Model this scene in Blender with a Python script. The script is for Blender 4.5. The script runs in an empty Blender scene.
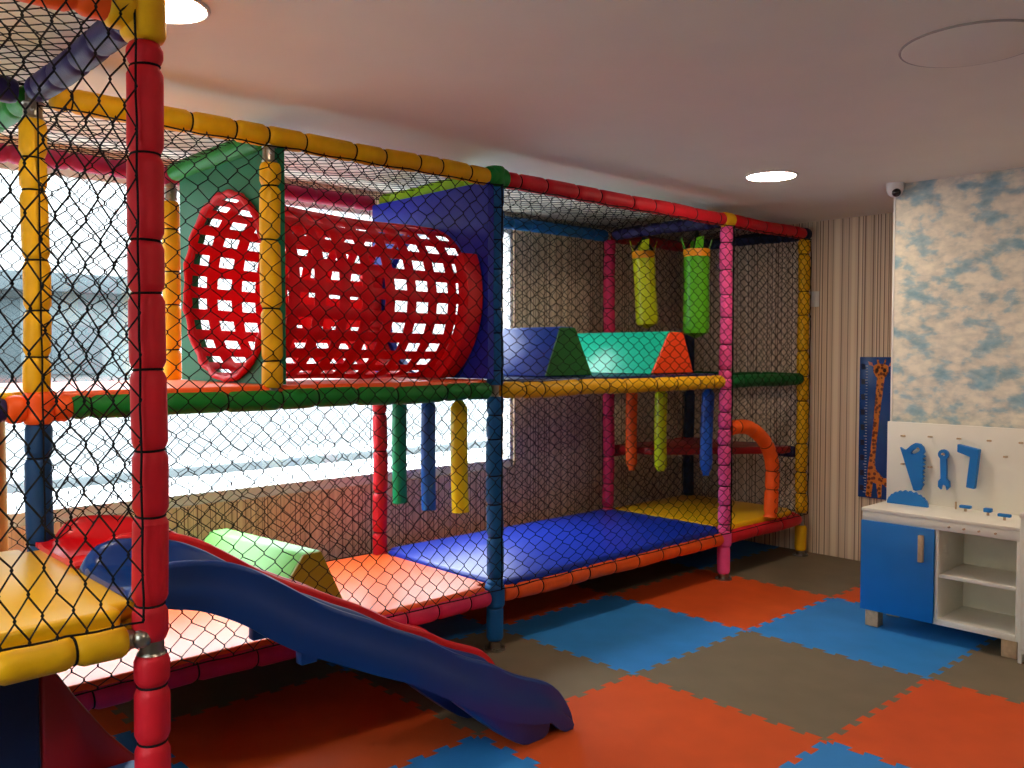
import bpy, bmesh, math, random
from mathutils import Vector, Matrix, noise
random.seed(7)
PI = math.pi
scn = bpy.context.scene
COL = scn.collection
V = Vector

# ------------------------------------------------------------------ materials
def lin(c):
    out = []
    for v in c:
        v /= 255.0
        out.append(v / 12.92 if v <= 0.04045 else ((v + 0.055) / 1.055) ** 2.4)
    return out

def new_mat(name):
    m = bpy.data.materials.new(name)
    m.use_nodes = True
    nt = m.node_tree
    b = nt.nodes['Principled BSDF']
    return m, nt, b

def mat(name, rgb, rough=0.6, spec=0.5, metal=0.0, vary=0.06, vscale=9.0, bump=0.0, bscale=60.0,
        bdetail=3.0, trans=0.0, sheen=0.0, coat=0.0):
    m, nt, b = new_mat(name)
    c = lin(rgb)
    tc = nt.nodes.new('ShaderNodeTexCoord')
    n = nt.nodes.new('ShaderNodeTexNoise'); n.inputs['Scale'].default_value = vscale
    n.inputs['Detail'].default_value = 4
    nt.links.new(tc.outputs['Object'], n.inputs['Vector'])
    r = nt.nodes.new('ShaderNodeValToRGB')
    r.color_ramp.elements[0].position = 0.3; r.color_ramp.elements[1].position = 0.7
    r.color_ramp.elements[0].color = [max(0, x * (1 - vary)) for x in c] + [1]
    r.color_ramp.elements[1].color = [min(1, x * (1 + vary)) for x in c] + [1]
    nt.links.new(n.outputs['Fac'], r.inputs['Fac'])
    nt.links.new(r.outputs['Color'], b.inputs['Base Color'])
    b.inputs['Roughness'].default_value = rough
    b.inputs['Specular IOR Level'].default_value = spec
    b.inputs['Metallic'].default_value = metal
    b.inputs['Coat Weight'].default_value = coat
    if sheen: b.inputs['Sheen Weight'].default_value = sheen
    if bump:
        n2 = nt.nodes.new('ShaderNodeTexNoise'); n2.inputs['Scale'].default_value = bscale
        n2.inputs['Detail'].default_value = bdetail
        nt.links.new(tc.outputs['Object'], n2.inputs['Vector'])
        bp = nt.nodes.new('ShaderNodeBump'); bp.inputs['Strength'].default_value = bump
        bp.inputs['Distance'].default_value = 0.01
        nt.links.new(n2.outputs['Fac'], bp.inputs['Height'])
        nt.links.new(bp.outputs['Normal'], b.inputs['Normal'])
    if trans:
        t = nt.nodes.new('ShaderNodeBsdfTranslucent'); t.inputs['Color'].default_value = c + [1]
        mx = nt.nodes.new('ShaderNodeMixShader'); mx.inputs[0].default_value = trans
        out = nt.nodes['Material Output']
        nt.links.new(b.outputs[0], mx.inputs[1]); nt.links.new(t.outputs[0], mx.inputs[2])
        nt.links.new(mx.outputs[0], out.inputs['Surface'])
    return m

def foam(name, rgb): return mat(name, rgb, rough=0.52, spec=0.3, vary=0.08, vscale=14, bump=0.12, bscale=140)
def vinyl(name, rgb, rough=0.3, bump=0.12): return mat(name, rgb, rough=rough, spec=0.4, vary=0.04, vscale=5, bump=bump, bscale=7, bdetail=2)
def eva(name, rgb): return mat(name, rgb, rough=0.6, spec=0.25, vary=0.07, vscale=5, bump=0.15, bscale=220)
def plastic(name, rgb): return mat(name, rgb, rough=0.3, spec=0.5, vary=0.04, vscale=4, bump=0.02, bscale=30)

M = {}
M['f_red'] = foam('red_foam', (205, 22, 38))
M['f_yellow'] = foam('yellow_foam', (232, 174, 4))
M['f_green'] = foam('green_foam', (14, 120, 38))
M['f_lime'] = foam('lime_foam', (150, 205, 20))
M['f_dgreen'] = foam('dark_green_foam', (8, 92, 38))
M['f_orange'] = foam('orange_foam', (246, 92, 22))
M['f_pink'] = foam('pink_foam', (240, 84, 150))
M['f_mag'] = foam('magenta_foam', (214, 44, 92))
M['f_rear'] = foam('deep_magenta_foam', (164, 30, 80))
M['f_blue_shaded'] = foam('shade_blue_foam', (8, 58, 104))  # blue foam darkened, backlit shade put into the colour
M['f_blue'] = foam('blue_foam', (8, 88, 150))
M['f_navy'] = foam('navy_foam', (12, 32, 66))
M['f_purple'] = foam('purple_foam', (38, 30, 82))
M['f_maroon'] = foam('maroon_foam', (150, 22, 26))
M['f_tan'] = foam('tan_foam', (196, 150, 80))
M['v_orange'] = vinyl('orange_vinyl', (245, 92, 26), 0.34)
M['v_blue'] = vinyl('blue_vinyl', (2, 46, 168), 0.36)
M['v_yellow'] = vinyl('yellow_vinyl', (240, 184, 12), 0.33)
M['v_navy'] = vinyl('navy_vinyl', (14, 26, 78), 0.35)
M['v_maroon'] = vinyl('maroon_vinyl', (150, 20, 24), 0.35)
M['v_green'] = vinyl('green_vinyl', (2, 104, 70), 0.5)
M['v_panelblue'] = vinyl('royal_blue_vinyl', (26, 44, 172), 0.34)
M['v_teal'] = vinyl('teal_vinyl', (8, 190, 150), 0.28)
M['v_wedgeblue'] = vinyl('deep_blue_vinyl', (24, 70, 178), 0.3)
M['v_wedgegreen'] = vinyl('forest_green_vinyl', (10, 96, 24), 0.4)
M['v_wedgeorange'] = vinyl('bright_orange_vinyl', (246, 72, 14), 0.4)
M['v_lightgreen'] = vinyl('light_green_vinyl', (112, 200, 84), 0.42)
M['v_olive'] = vinyl('olive_vinyl', (132, 132, 12), 0.45)
M['v_lime'] = vinyl('lime_vinyl', (208, 222, 10), 0.3)
M['v_bagyellow'] = vinyl('yellow_green_vinyl', (206, 208, 20), 0.3)
M['v_baggreen'] = vinyl('grass_green_vinyl', (88, 178, 22), 0.28)
M['v_band'] = vinyl('amber_vinyl', (250, 158, 14), 0.35)
M['v_rollyellow'] = vinyl('yellow_roll_vinyl', (240, 214, 10), 0.35)
M['v_rollgreen'] = vinyl('green_roll_vinyl', (8, 140, 88), 0.35)
M['v_rollblue'] = vinyl('blue_roll_vinyl', (26, 88, 186), 0.32)
M['v_step'] = vinyl('step_blue_vinyl', (30, 112, 190), 0.4)
M['web'] = mat('red_webbing', (226, 14, 36), rough=0.45, spec=0.4, vary=0.08, vscale=20, bump=0.15, bscale=180, trans=0.38)
M['v_collar'] = vinyl('red_collar_vinyl', (222, 20, 28), 0.35)
M['slide_blue'] = plastic('blue_slide_plastic', (2, 52, 122))
M['slide_red'] = plastic('red_slide_plastic', (214, 12, 24))
M['net'] = mat('black_cord', (14, 13, 15), rough=0.8, spec=0.2, vary=0.2, vscale=60)
M['steel'] = mat('galvanised_steel', (158, 152, 142), rough=0.32, metal=1.0, vary=0.08, vscale=30)
M['ply'] = mat('dark_deck_board', (58, 46, 38), rough=0.8, vary=0.15)
M['m_orange'] = eva('orange_eva', (210, 82, 30))
M['m_blue'] = eva('blue_eva', (48, 132, 206))
M['m_brown'] = eva('brown_eva', (119, 107, 87))
M['floor'] = mat('grey_screed', (92, 86, 80), rough=0.8, vary=0.15, vscale=12, bump=0.1)
M['white_lam'] = mat('white_laminate', (238, 233, 218), rough=0.4, vary=0.02)
M['white_int'] = mat('cream_laminate', (232, 228, 204), rough=0.5, vary=0.03)
M['bench_blue'] = mat('blue_laminate', (4, 116, 202), rough=0.42, vary=0.03)
M['tool_blue'] = mat('blue_painted_wood', (8, 116, 196), rough=0.5, vary=0.04)
M['beech'] = mat('beech_wood', (196, 166, 130), rough=0.55, vary=0.14, vscale=40)
M['white_plastic'] = mat('white_plastic', (232, 230, 226), rough=0.35, vary=0.02)
M['black_plastic'] = mat('black_lens_plastic', (10, 9, 10), rough=0.12, vary=0.02)
M['wfr'] = mat('white_window_frame', (235, 236, 236), rough=0.4, vary=0.02)
M['poster_blue'] = mat('blue_chart_board', (36, 76, 146), rough=0.22, vary=0.08, vscale=8)
M['dark_print'] = mat('dark_blue_print', (12, 22, 60), rough=0.3)
M['white_print'] = mat('pale_print', (200, 206, 214), rough=0.3)
M['gir_brown'] = mat('dark_brown_print', (48, 24, 16), rough=0.4)
M['gir_pink'] = mat('pink_print', (214, 130, 110), rough=0.4)
M['ceil'] = mat('ceiling_paint', (238, 230, 216), rough=0.62, spec=0.3, vary=0.02, vscale=3, bump=0.03, bscale=25)
M['trim_grey'] = mat('ceiling_shadow_gap', (176, 164, 154), rough=0.8)
M['plain_wall'] = mat('beige_paint', (188, 172, 156), rough=0.8, vary=0.03)
M['terrace'] = mat('pale_terrace_tile', (142, 146, 148), rough=0.7, vary=0.03)
M['curb'] = mat('grey_curb', (84, 92, 96), rough=0.7, vary=0.08)
M['bld'] = mat('grey_render', (92, 102, 104), rough=0.9, vary=0.1, vscale=2)
M['bld_dk'] = mat('dark_grey_render', (68, 78, 82), rough=0.9, vary=0.12, vscale=2)
M['bld_open'] = mat('opening_shade_grey', (46, 58, 62), rough=0.9, vary=0.15, vscale=3)

def m_emit(name, rgb, s):
    m, nt, b = new_mat(name)
    b.inputs['Base Color'].default_value = (0.8, 0.8, 0.8, 1)
    b.inputs['Emission Color'].default_value = list(rgb) + [1]
    b.inputs['Emission Strength'].default_value = s
    return m

def m_glass():
    m, nt, b = new_mat('window_glass')
    nt.nodes.remove(b)
    t = nt.nodes.new('ShaderNodeBsdfTransparent'); t.inputs['Color'].default_value = (0.95, 0.97, 0.97, 1)
    g = nt.nodes.new('ShaderNodeBsdfGlossy'); g.inputs['Roughness'].default_value = 0.02
    mx = nt.nodes.new('ShaderNodeMixShader'); mx.inputs[0].default_value = 0.05
    nt.links.new(t.outputs[0], mx.inputs[1]); nt.links.new(g.outputs[0], mx.inputs[2])
    nt.links.new(mx.outputs[0], nt.nodes['Material Output'].inputs['Surface'])
    return m
M['glass'] = m_glass()

def m_stripe():
    """vertical pinstripe wallpaper: stripes run with z on both walls (uses x + y as the across coordinate)"""
    m, nt, b = new_mat('striped_wallpaper')
    tc = nt.nodes.new('ShaderNodeTexCoord')
    sp = nt.nodes.new('ShaderNodeSeparateXYZ'); nt.links.new(tc.outputs['Object'], sp.inputs[0])
    ad = nt.nodes.new('ShaderNodeMath'); ad.operation = 'ADD'
    nt.links.new(sp.outputs['X'], ad.inputs[0]); nt.links.new(sp.outputs['Y'], ad.inputs[1])
    def noise1(scale, off, detail=0.0):
        mu = nt.nodes.new('ShaderNodeMath'); mu.operation = 'MULTIPLY_ADD'
        mu.inputs[1].default_value = scale; mu.inputs[2].default_value = off
        nt.links.new(ad.outputs[0], mu.inputs[0])
        n = nt.nodes.new('ShaderNodeTexNoise'); n.noise_dimensions = '1D'
        n.inputs['Scale'].default_value = 1.0; n.inputs['Detail'].default_value = detail
        nt.links.new(mu.outputs[0], n.inputs['W'])
        return n
    a = noise1(22, 3.1, 1.0)
    r = nt.nodes.new('ShaderNodeValToRGB'); cr = r.color_ramp
    cr.elements[0].position = 0.3; cr.elements[0].color = lin((222, 196, 166)) + [1]
    cr.elements[1].position = 0.72; cr.elements[1].color = lin((246, 226, 198)) + [1]
    e = cr.elements.new(0.5); e.color = lin((234, 210, 180)) + [1]
    nt.links.new(a.outputs['Fac'], r.inputs['Fac'])
    c = noise1(95, 11.7, 0.0)
    r2 = nt.nodes.new('ShaderNodeValToRGB'); c2 = r2.color_ramp
    c2.elements[0].position = 0.31; c2.elements[0].color = (1, 1, 1, 1)
    c2.elements[1].position = 0.38; c2.elements[1].color = (0, 0, 0, 1)
    nt.links.new(c.outputs['Fac'], r2.inputs['Fac'])
    mx = nt.nodes.new('ShaderNodeMix'); mx.data_type = 'RGBA'
    nt.links.new(r2.outputs['Color'], mx.inputs['Factor'])
    nt.links.new(r.outputs['Color'], mx.inputs['A']); mx.inputs['B'].default_value = lin((140, 108, 90)) + [1]
    nt.links.new(mx.outputs['Result'], b.inputs['Base Color'])
    b.inputs['Roughness'].default_value = 0.5
    b.inputs['Specular IOR Level'].default_value = 0.35
    return m
M['stripe'] = m_stripe()

def m_cloud():
    m, nt, b = new_mat('cloud_wallpaper')
    tc = nt.nodes.new('ShaderNodeTexCoord')
    mp = nt.nodes.new('ShaderNodeMapping'); mp.inputs['Scale'].default_value = (1, 1.0, 1.75)
    mp.inputs['Location'].default_value = (0.3, 0.4, 0.9)
    nt.links.new(tc.outputs['Object'], mp.inputs['Vector'])
    n = nt.nodes.new('ShaderNodeTexNoise'); n.inputs['Scale'].default_value = 5.4
    n.inputs['Detail'].default_value = 9; n.inputs['Roughness'].default_value = 0.56; n.inputs['Distortion'].default_value = 0.15
    nt.links.new(mp.outputs[0], n.inputs['Vector'])
    r = nt.nodes.new('ShaderNodeValToRGB'); cr = r.color_ramp
    cr.elements[0].position = 0.32; cr.elements[0].color = lin((140, 182, 198)) + [1]
    cr.elements[1].position = 0.61; cr.elements[1].color = lin((244, 236, 216)) + [1]
    e = cr.elements.new(0.425); e.color = lin((176, 200, 204)) + [1]
    e = cr.elements.new(0.485); e.color = lin((222, 220, 206)) + [1]
    e = cr.elements.new(0.535); e.color = lin((238, 230, 212)) + [1]
    nt.links.new(n.outputs['Fac'], r.inputs['Fac'])
    # puffy inner modelling of the printed clouds
    n2 = nt.nodes.new('ShaderNodeTexNoise'); n2.inputs['Scale'].default_value = 16
    n2.inputs['Detail'].default_value = 6
    nt.links.new(mp.outputs[0], n2.inputs['Vector'])
    r2 = nt.nodes.new('ShaderNodeValToRGB')
    r2.color_ramp.elements[0].position = 0.35; r2.color_ramp.elements[0].color = (0.80, 0.82, 0.84, 1)
    r2.color_ramp.elements[1].position = 0.6; r2.color_ramp.elements[1].color = (1, 1, 1, 1)
    nt.links.new(n2.outputs['Fac'], r2.inputs['Fac'])
    mx = nt.nodes.new('ShaderNodeMix'); mx.data_type = 'RGBA'; mx.blend_type = 'MULTIPLY'; mx.inputs['Factor'].default_value = 1
    nt.links.new(r.outputs['Color'], mx.inputs['A']); nt.links.new(r2.outputs['Color'], mx.inputs['B'])
    nt.links.new(mx.outputs['Result'], b.inputs['Base Color'])
    b.inputs['Roughness'].default_value = 0.6
    return m
M['cloud'] = m_cloud()

def m_giraffe():
    m, nt, b = new_mat('giraffe_print')
    tc = nt.nodes.new('ShaderNodeTexCoord')
    v = nt.nodes.new('ShaderNodeTexVoronoi'); v.inputs['Scale'].default_value = 36
    nt.links.new(tc.outputs['Object'], v.inputs['Vector'])
    r = nt.nodes.new('ShaderNodeValToRGB')
    r.color_ramp.elements[0].position = 0.40; r.color_ramp.elements[0].color = lin((112, 46, 14)) + [1]
    r.color_ramp.elements[1].position = 0.47; r.color_ramp.elements[1].color = lin((222, 128, 32)) + [1]
    nt.links.new(v.outputs['Distance'], r.inputs['Fac'])
    nt.links.new(r.outputs['Color'], b.inputs['Base Color'])
    b.inputs['Roughness'].default_value = 0.3
    return m
M['giraffe'] = m_giraffe()

# ------------------------------------------------------------------ mesh helpers
class MB:
    def __init__(s): s.v = []; s.f = []
    def raw(s, vs, fs):
        o = len(s.v); s.v += [V(p) for p in vs]; s.f += [[i + o for i in f] for f in fs]; return s
    def bm(s, b):
        b.verts.index_update(); s.raw([v.co.copy() for v in b.verts], [[v.index for v in f.verts] for f in b.faces]); b.free(); return s
    def box(s, x0, x1, y0, y1, z0, z1, bev=0.0, seg=2):
        b = bmesh.new()
        vs = [b.verts.new(p) for p in ((x0, y0, z0), (x1, y0, z0), (x1, y1, z0), (x0, y1, z0), (x0, y0, z1), (x1, y0, z1), (x1, y1, z1), (x0, y1, z1))]
        for f in ((3, 2, 1, 0), (4, 5, 6, 7), (0, 1, 5, 4), (1, 2, 6, 5), (2, 3, 7, 6), (3, 0, 4, 7)): b.faces.new([vs[i] for i in f])
        if bev: bmesh.ops.bevel(b, geom=b.edges[:], offset=bev, segments=seg, affect='EDGES', profile=0.5)
        return s.bm(b)
    def prism(s, poly, ax, a0, a1, bev=0.0, seg=2):
        """poly: 2D outline in the two other axes (in xyz order), extruded along axis ax from a0 to a1"""
        def P(p, a):
            if ax == 'x': return (a, p[0], p[1])
            if ax == 'y': return (p[0], a, p[1])
            return (p[0], p[1], a)
        b = bmesh.new()
        lo = [b.verts.new(P(p, a0)) for p in poly]; hi = [b.verts.new(P(p, a1)) for p in poly]
        n = len(poly)
        b.faces.new(lo); b.faces.new(hi)
        for i in range(n): b.faces.new((lo[i], lo[(i + 1) % n], hi[(i + 1) % n], hi[i]))
        bmesh.ops.recalc_face_normals(b, faces=b.faces[:])
        if bev: bmesh.ops.bevel(b, geom=b.edges[:], offset=bev, segments=seg, affect='EDGES', profile=0.5)
        return s.bm(b)
    def sweep(s, pts, rads, n=14, caps=True, closed=False, flat=None):
        """tube through pts with a radius per point"""
        pts = [V(p) for p in pts]; m = len(pts)
        if not hasattr(rads, '__len__'): rads = [rads] * m
        t0 = (pts[1] - pts[0]).normalized()
        up = V((0, 0, 1)) if abs(t0.z) < 0.9 else V((0, 1, 0))
        a = t0.cross(up).normalized()
        o = len(s.v)
        for i in range(m):
            if closed: t = (pts[(i + 1) % m] - pts[i - 1]).normalized()
            else: t = (pts[min(i + 1, m - 1)] - pts[max(i - 1, 0)]).normalized()
            a = (a - t * a.dot(t)).normalized(); bb = t.cross(a)
            for k in range(n):
                w = 2 * PI * k / n
                s.v.append(pts[i] + (a * math.cos(w) + bb * math.sin(w)) * rads[i])
        for i in range(m if closed else m - 1):
            j = (i + 1) % m
            for k in range(n):
                s.f.append([o + i * n + k, o + i * n + (k + 1) % n, o + j * n + (k + 1) % n, o + j * n + k])
        if caps and not closed:
            s.f.append([o + k for k in range(n)][::-1]); s.f.append([o + (m - 1) * n + k for k in range(n)])
        return s
    def cyl(s, p0, p1, r, n=14, r1=None): return s.sweep([p0, p1], [r, r if r1 is None else r1], n)
    def ball(s, c, r, sx=1, sy=1, sz=1, nu=16, nv=10):
        b = bmesh.new(); bmesh.ops.create_uvsphere(b, u_segments=nu, v_segments=nv, radius=r)
        for v in b.verts: v.co = V((v.co.x * sx, v.co.y * sy, v.co.z * sz)) + V(c)
        return s.bm(b)
    def ring(s, c, axis, R, r, n=28, k=8):
        c = V(c); ax = V(axis).normalized(); a = ax.orthogonal().normalized(); b = ax.cross(a)
        return s.sweep([c + (a * math.cos(2 * PI * i / n) + b * math.sin(2 * PI * i / n)) * R for i in range(n)], r, k, closed=True)

ORG = {}
def link(o): COL.objects.link(o); return o
def obj(name, mb, material, parent=None, origin=(0, 0, 0), smooth=35):
    org = V(ORG[parent.name]) if parent else V(origin)
    me = bpy.data.meshes.new(name)
    me.from_pydata([tuple(p - org) for p in mb.v], [], mb.f)
    me.validate(); me.update()
    me.materials.append(M[material])
    b = bmesh.new(); b.from_mesh(me); bmesh.ops.recalc_face_normals(b, faces=b.faces[:]); b.to_mesh(me); b.free()
    if smooth:
        me.shade_smooth(); me.set_sharp_from_angle(angle=math.radians(smooth))
    o = link(bpy.data.objects.new(name, me))
    if parent: o.parent = parent
    else: o.location = org
    ORG[o.name] = tuple(org)
    return o
def tag(o, label=None, cat=None, group=None, kind=None):
    if label: o['label'] = label
    if cat: o['category'] = cat
    if group: o['group'] = group
    if kind: o['kind'] = kind
    return o
def thing(name, loc, label, cat, group=None):
    o = link(bpy.data.objects.new(name, None)); o.location = loc; o.empty_display_size = 0.1
    ORG[o.name] = tuple(loc)
    return tag(o, label, cat, group)
def struct(name, mb, material, origin=(0, 0, 0), smooth=35):
    return tag(obj(name, mb, material, None, origin, smooth), kind='structure')

# ------------------------------------------------------------------ camera (solved from the mats and the posts)
F_PX, YAW, PITCH, ROLL = 881.476, 0.8199, 0.0359, 0.001
CAM = V((-3.0763, -3.4281, 1.5688))
fw = V((math.cos(YAW), math.sin(YAW), 0)); rt = V((math.sin(YAW), -math.cos(YAW), 0)); up = V((0, 0, 1))
fw2 = fw * math.cos(PITCH) - up * math.sin(PITCH); up2 = up * math.cos(PITCH) + fw * math.sin(PITCH)
r_ = rt * math.cos(ROLL) + up2 * math.sin(ROLL); u_ = up2 * math.cos(ROLL) - rt * math.sin(ROLL)
cd = bpy.data.cameras.new('camera'); cam = link(bpy.data.objects.new('camera', cd))
cam.matrix_world = Matrix(((r_.x, u_.x, -fw2.x, CAM.x), (r_.y, u_.y, -fw2.y, CAM.y), (r_.z, u_.z, -fw2.z, CAM.z), (0, 0, 0, 1)))
cd.sensor_fit = 'HORIZONTAL'; cd.sensor_width = 36; cd.lens = F_PX / 1024 * 36; cd.clip_start = 0.05
scn.camera = cam

# ------------------------------------------------------------------ room shell
CH = 2.585                      # ceiling height
WX0, WX1, WZ0, WZ1 = -3.7, 1.345, 0.725, 2.50
BY, EX, CX = 1.28, 3.34, 2.285  # back wall, end wall, cloud wall planes
LX, FY = -4.3, -5.6
struct('floor', MB().box(LX - .2, EX + .2, FY - .2, BY + .2, -0.12, -0.016), 'floor')
struct('ceiling', MB().box(LX - .2, EX + .2, FY - .2, BY + .25, CH, CH + 0.15), 'ceil')
w = MB()
w.box(LX, EX, BY, BY + .22, -0.1, WZ0).box(LX, EX, BY, BY + .22, WZ1, CH)
w.box(LX, WX0, BY, BY + .22, WZ0, WZ1).box(WX1, EX, BY, BY + .22, WZ0, WZ1)
struct('wall_back', w, 'stripe')
struct('wall_right', MB().box(EX, EX + .2, -1.6, BY + .22, -0.1, CH), 'stripe')
struct('wall_cloud', MB().box(CX, EX + .2, FY, -1.085, -0.1, CH), 'cloud')
struct('wall_front', MB().box(LX, EX + .2, FY - .2, FY, -0.1, CH), 'plain_wall')
W2 = (-2.6, -.2, 1.0, 2.35)      # unseen window added for fill light, in the left wall: y0, y1, z0, z1
w = MB()
w.box(LX - .2, LX, FY, BY + .22, -0.1, W2[2]).box(LX - .2, LX, FY, BY + .22, W2[3], CH)
w.box(LX - .2, LX, FY, W2[0], W2[2], W2[3]).box(LX - .2, LX, W2[1], BY + .22, W2[2], W2[3])
struct('wall_left', w, 'plain_wall')
w2 = thing('fill_window', (LX - .1, (W2[0] + W2[1]) / 2, W2[2]), None, None); tag(w2, kind='structure')
fr = MB()
for k in range(4):
    yy = W2[0] + (W2[1] - W2[0] - .06) * k / 3
    fr.box(LX - .12, LX - .05, yy, yy + .06, W2[2], W2[3], .006)
fr.box(LX - .12, LX - .05, W2[0], W2[1], W2[2], W2[2] + .06, .006).box(LX - .12, LX - .05, W2[0], W2[1], W2[3] - .06, W2[3], .006)
obj('window_frame', fr, 'wfr', w2)
obj('glass_pane', MB().box(LX - .09, LX - .084, W2[0] + .05, W2[1] - .05, W2[2] + .05, W2[3] - .05), 'glass', w2)
struct('trim_1', MB().box(CX - .006, CX + .02, -1.086, -1.074, 0, CH, .003), 'white_plastic')
# window
wt = thing('window_1', ((WX0 + WX1) / 2, BY + .08, WZ0), None, None); tag(wt, kind='structure')
fr = MB(); y0, y1 = BY + .02, BY + .10; fw_ = .065
fr.box(WX0, WX1, y0, y1, WZ0, WZ0 + fw_, .006).box(WX0, WX1, y0, y1, WZ1 - fw_, WZ1, .006)
fr.box(WX0, WX0 + fw_, y0, y1, WZ0, WZ1, .006).box(WX1 - .028, WX1, y0, y1, WZ0, WZ1, .006)
obj('window_frame', fr, 'wfr', wt)
gk = MB().box(WX0 + fw_, WX1 - .028, BY + .055, BY + .061, WZ0 + fw_, WZ1 - fw_)
obj('glass_pane', gk, 'glass', wt)

# ------------------------------------------------------------------ outside the window
struct('terrace_floor', MB().box(-14, 20, BY + .22, 4.0, .40, .50), 'terrace')
struct('terrace_curb', MB().box(-14, 20, 4.0, 4.12, .2, .58, .02), 'curb')
struct('parapet_wall', MB().box(-14, 20, 8.0, 8.2, .1, 1.0, .02), 'terrace')
struct('street_ground', MB().box(-25, 40, 4.12, 34, .1, .2), 'terrace')
struct('fill_window_ground', MB().box(-30, LX - .21, -25, BY + .2, -.2, -.05), 'terrace')  # unseen ground added below the fill window to set its bounce light
bt = thing('neighbouring_building', (-3, 10, .2), 'low pale grey building with overhanging eave beyond the terrace', 'building')
obj('wall', MB().box(-12, 1.70, 10, 15, .2, 2.40), 'bld', bt)
obj('roof', MB().box(-12.2, 1.95, 9.75, 15.2, 2.40, 2.66, .02), 'bld_dk', bt)
obj('dark_opening', MB().box(-2.2, .24, 9.93, 10.0, .9, 2.30, .02), 'bld_open', bt)  # dark board painted as the shade inside an opening
wn = obj('window', MB().box(.62, 1.30, 9.95, 10.0, 1.25, 1.95, .02), 'bld_dk', bt)

# ------------------------------------------------------------------ puzzle mats
OX, OY = .2513, -1.7314
NT, AMP = 8, .032
def edge_pts(p, q, nrm):
    p, q, nrm = V(p), V(q), V(nrm); out = []
    for k in range(NT):
        for t, o in ((k + .27, 0), (k + .19, 1), (k + .81, 1), (k + .73, 0)):
            out.append(p.lerp(q, t / NT) + nrm * (AMP * (o - .5)))
    return out
MAT_KIND = {0: ('m_brown', 'brown'), 1: ('m_blue', 'blue'), 2: ('m_orange', 'orange')}
MAT_LABEL = {
 (0, 0): 'brown puzzle mat in open floor, midway between slide end and workbench',
 (1, 0): 'blue puzzle mat under the front of the toy workbench',
 (2, 0): 'orange puzzle mat sliver just behind the toy workbench',
 (0, 1): 'blue puzzle mat between blue post and pink post, half shaded by the lower deck',
 (1, 1): 'orange puzzle mat under the foot of the front pink post',
 (2, 1): 'brown puzzle mat at the foot of the striped right wall',
 (-1, 0): 'orange puzzle mat under the blue slide nose, large in the foreground',
 (-1, 1): 'brown puzzle mat at the foot of the blue post beside the slide end',
 (0, -1): 'orange puzzle mat at lower right of the photo, cut by the frame edge',
 (1, -1): 'brown puzzle mat under the right leg of the toy workbench',
 (-1, -1): 'blue puzzle mat at the bottom edge between the two large orange mats',
 (-2, 0): 'blue puzzle mat left of the slide nose along the bottom edge',
 (-2, 1): 'orange puzzle mat lying beneath the middle of the slides',
 (0, 2): 'orange puzzle mat in deep shade under the lower blue deck pad',
 (1, 2): 'brown puzzle mat in shade under the far end of the lower blue deck pad',
 (-1, 2): 'blue puzzle mat in deep shade behind the blue post, under the deck',
 (-2, 2): 'brown puzzle mat in deep shade under the lower orange deck pad',
 (-3, 1): 'brown puzzle mat in shade behind the red front post',
 (-3, 2): 'orange puzzle mat in deep shade behind the padded side board',
 (2, 2): 'blue puzzle mat in the far corner under the yellow deck pad',
 (-3, 0): 'orange puzzle mat in front of the blue foam step',
 (0, -2): 'blue puzzle mat in front of the lower right orange mat',
 (1, -2): 'orange puzzle mat under the front of the white play cabinet',
 (-1, -2): 'brown puzzle mat in front of the bottom edge blue mat, nearest the viewer',
}
for (i, j), lab in MAT_LABEL.items():
    kind = (i + j) % 3
    x0, x1, y0, y1 = OX + i, OX + i + 1, OY + j, OY + j + 1
    str_r = (i == 1 and j < 0) or i == 2
    poly = []
    cut_b = (i, j) == (2, 0)
    yb = -1.075 if cut_b else y0
    xr = EX - .004 if i == 2 else (CX - .004 if str_r else x1)
    poly.append(V((x0, yb, 0)))
    if not cut_b: poly += edge_pts((x0, y0, 0), (x1, y0, 0), (0, 1, 0))
    poly.append(V((xr, yb, 0)))
    if not str_r: poly += edge_pts((x1, y0, 0), (x1, y1, 0), (1, 0, 0))
    yt = y1 if j < 2 else BY - .006
    poly.append(V((xr, yt, 0)))
    if j < 2: poly += edge_pts((x0, y1, 0), (x1, y1, 0), (0, 1, 0))[::-1]
    poly.append(V((x0, yt, 0)))
    L = edge_pts((x0, y0, 0), (x0, y1, 0), (1, 0, 0))[::-1]
    if cut_b: L = [p for p in L if p.y > yb + .01]
    poly += L
    c = V(((x0 + xr) / 2, (yb + yt) / 2, 0))
    poly = [c + (p - c) * .9994 for p in poly]
    mb = MB().prism([(p.x, p.y) for p in poly], 'z', -.015, 0)
    o = obj('puzzle_mat', mb, MAT_KIND[kind][0], None, (c.x, c.y, -.015), smooth=0)
    tag(o, lab, 'floor mat', '%s puzzle floor mats' % MAT_KIND[kind][1])

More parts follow.
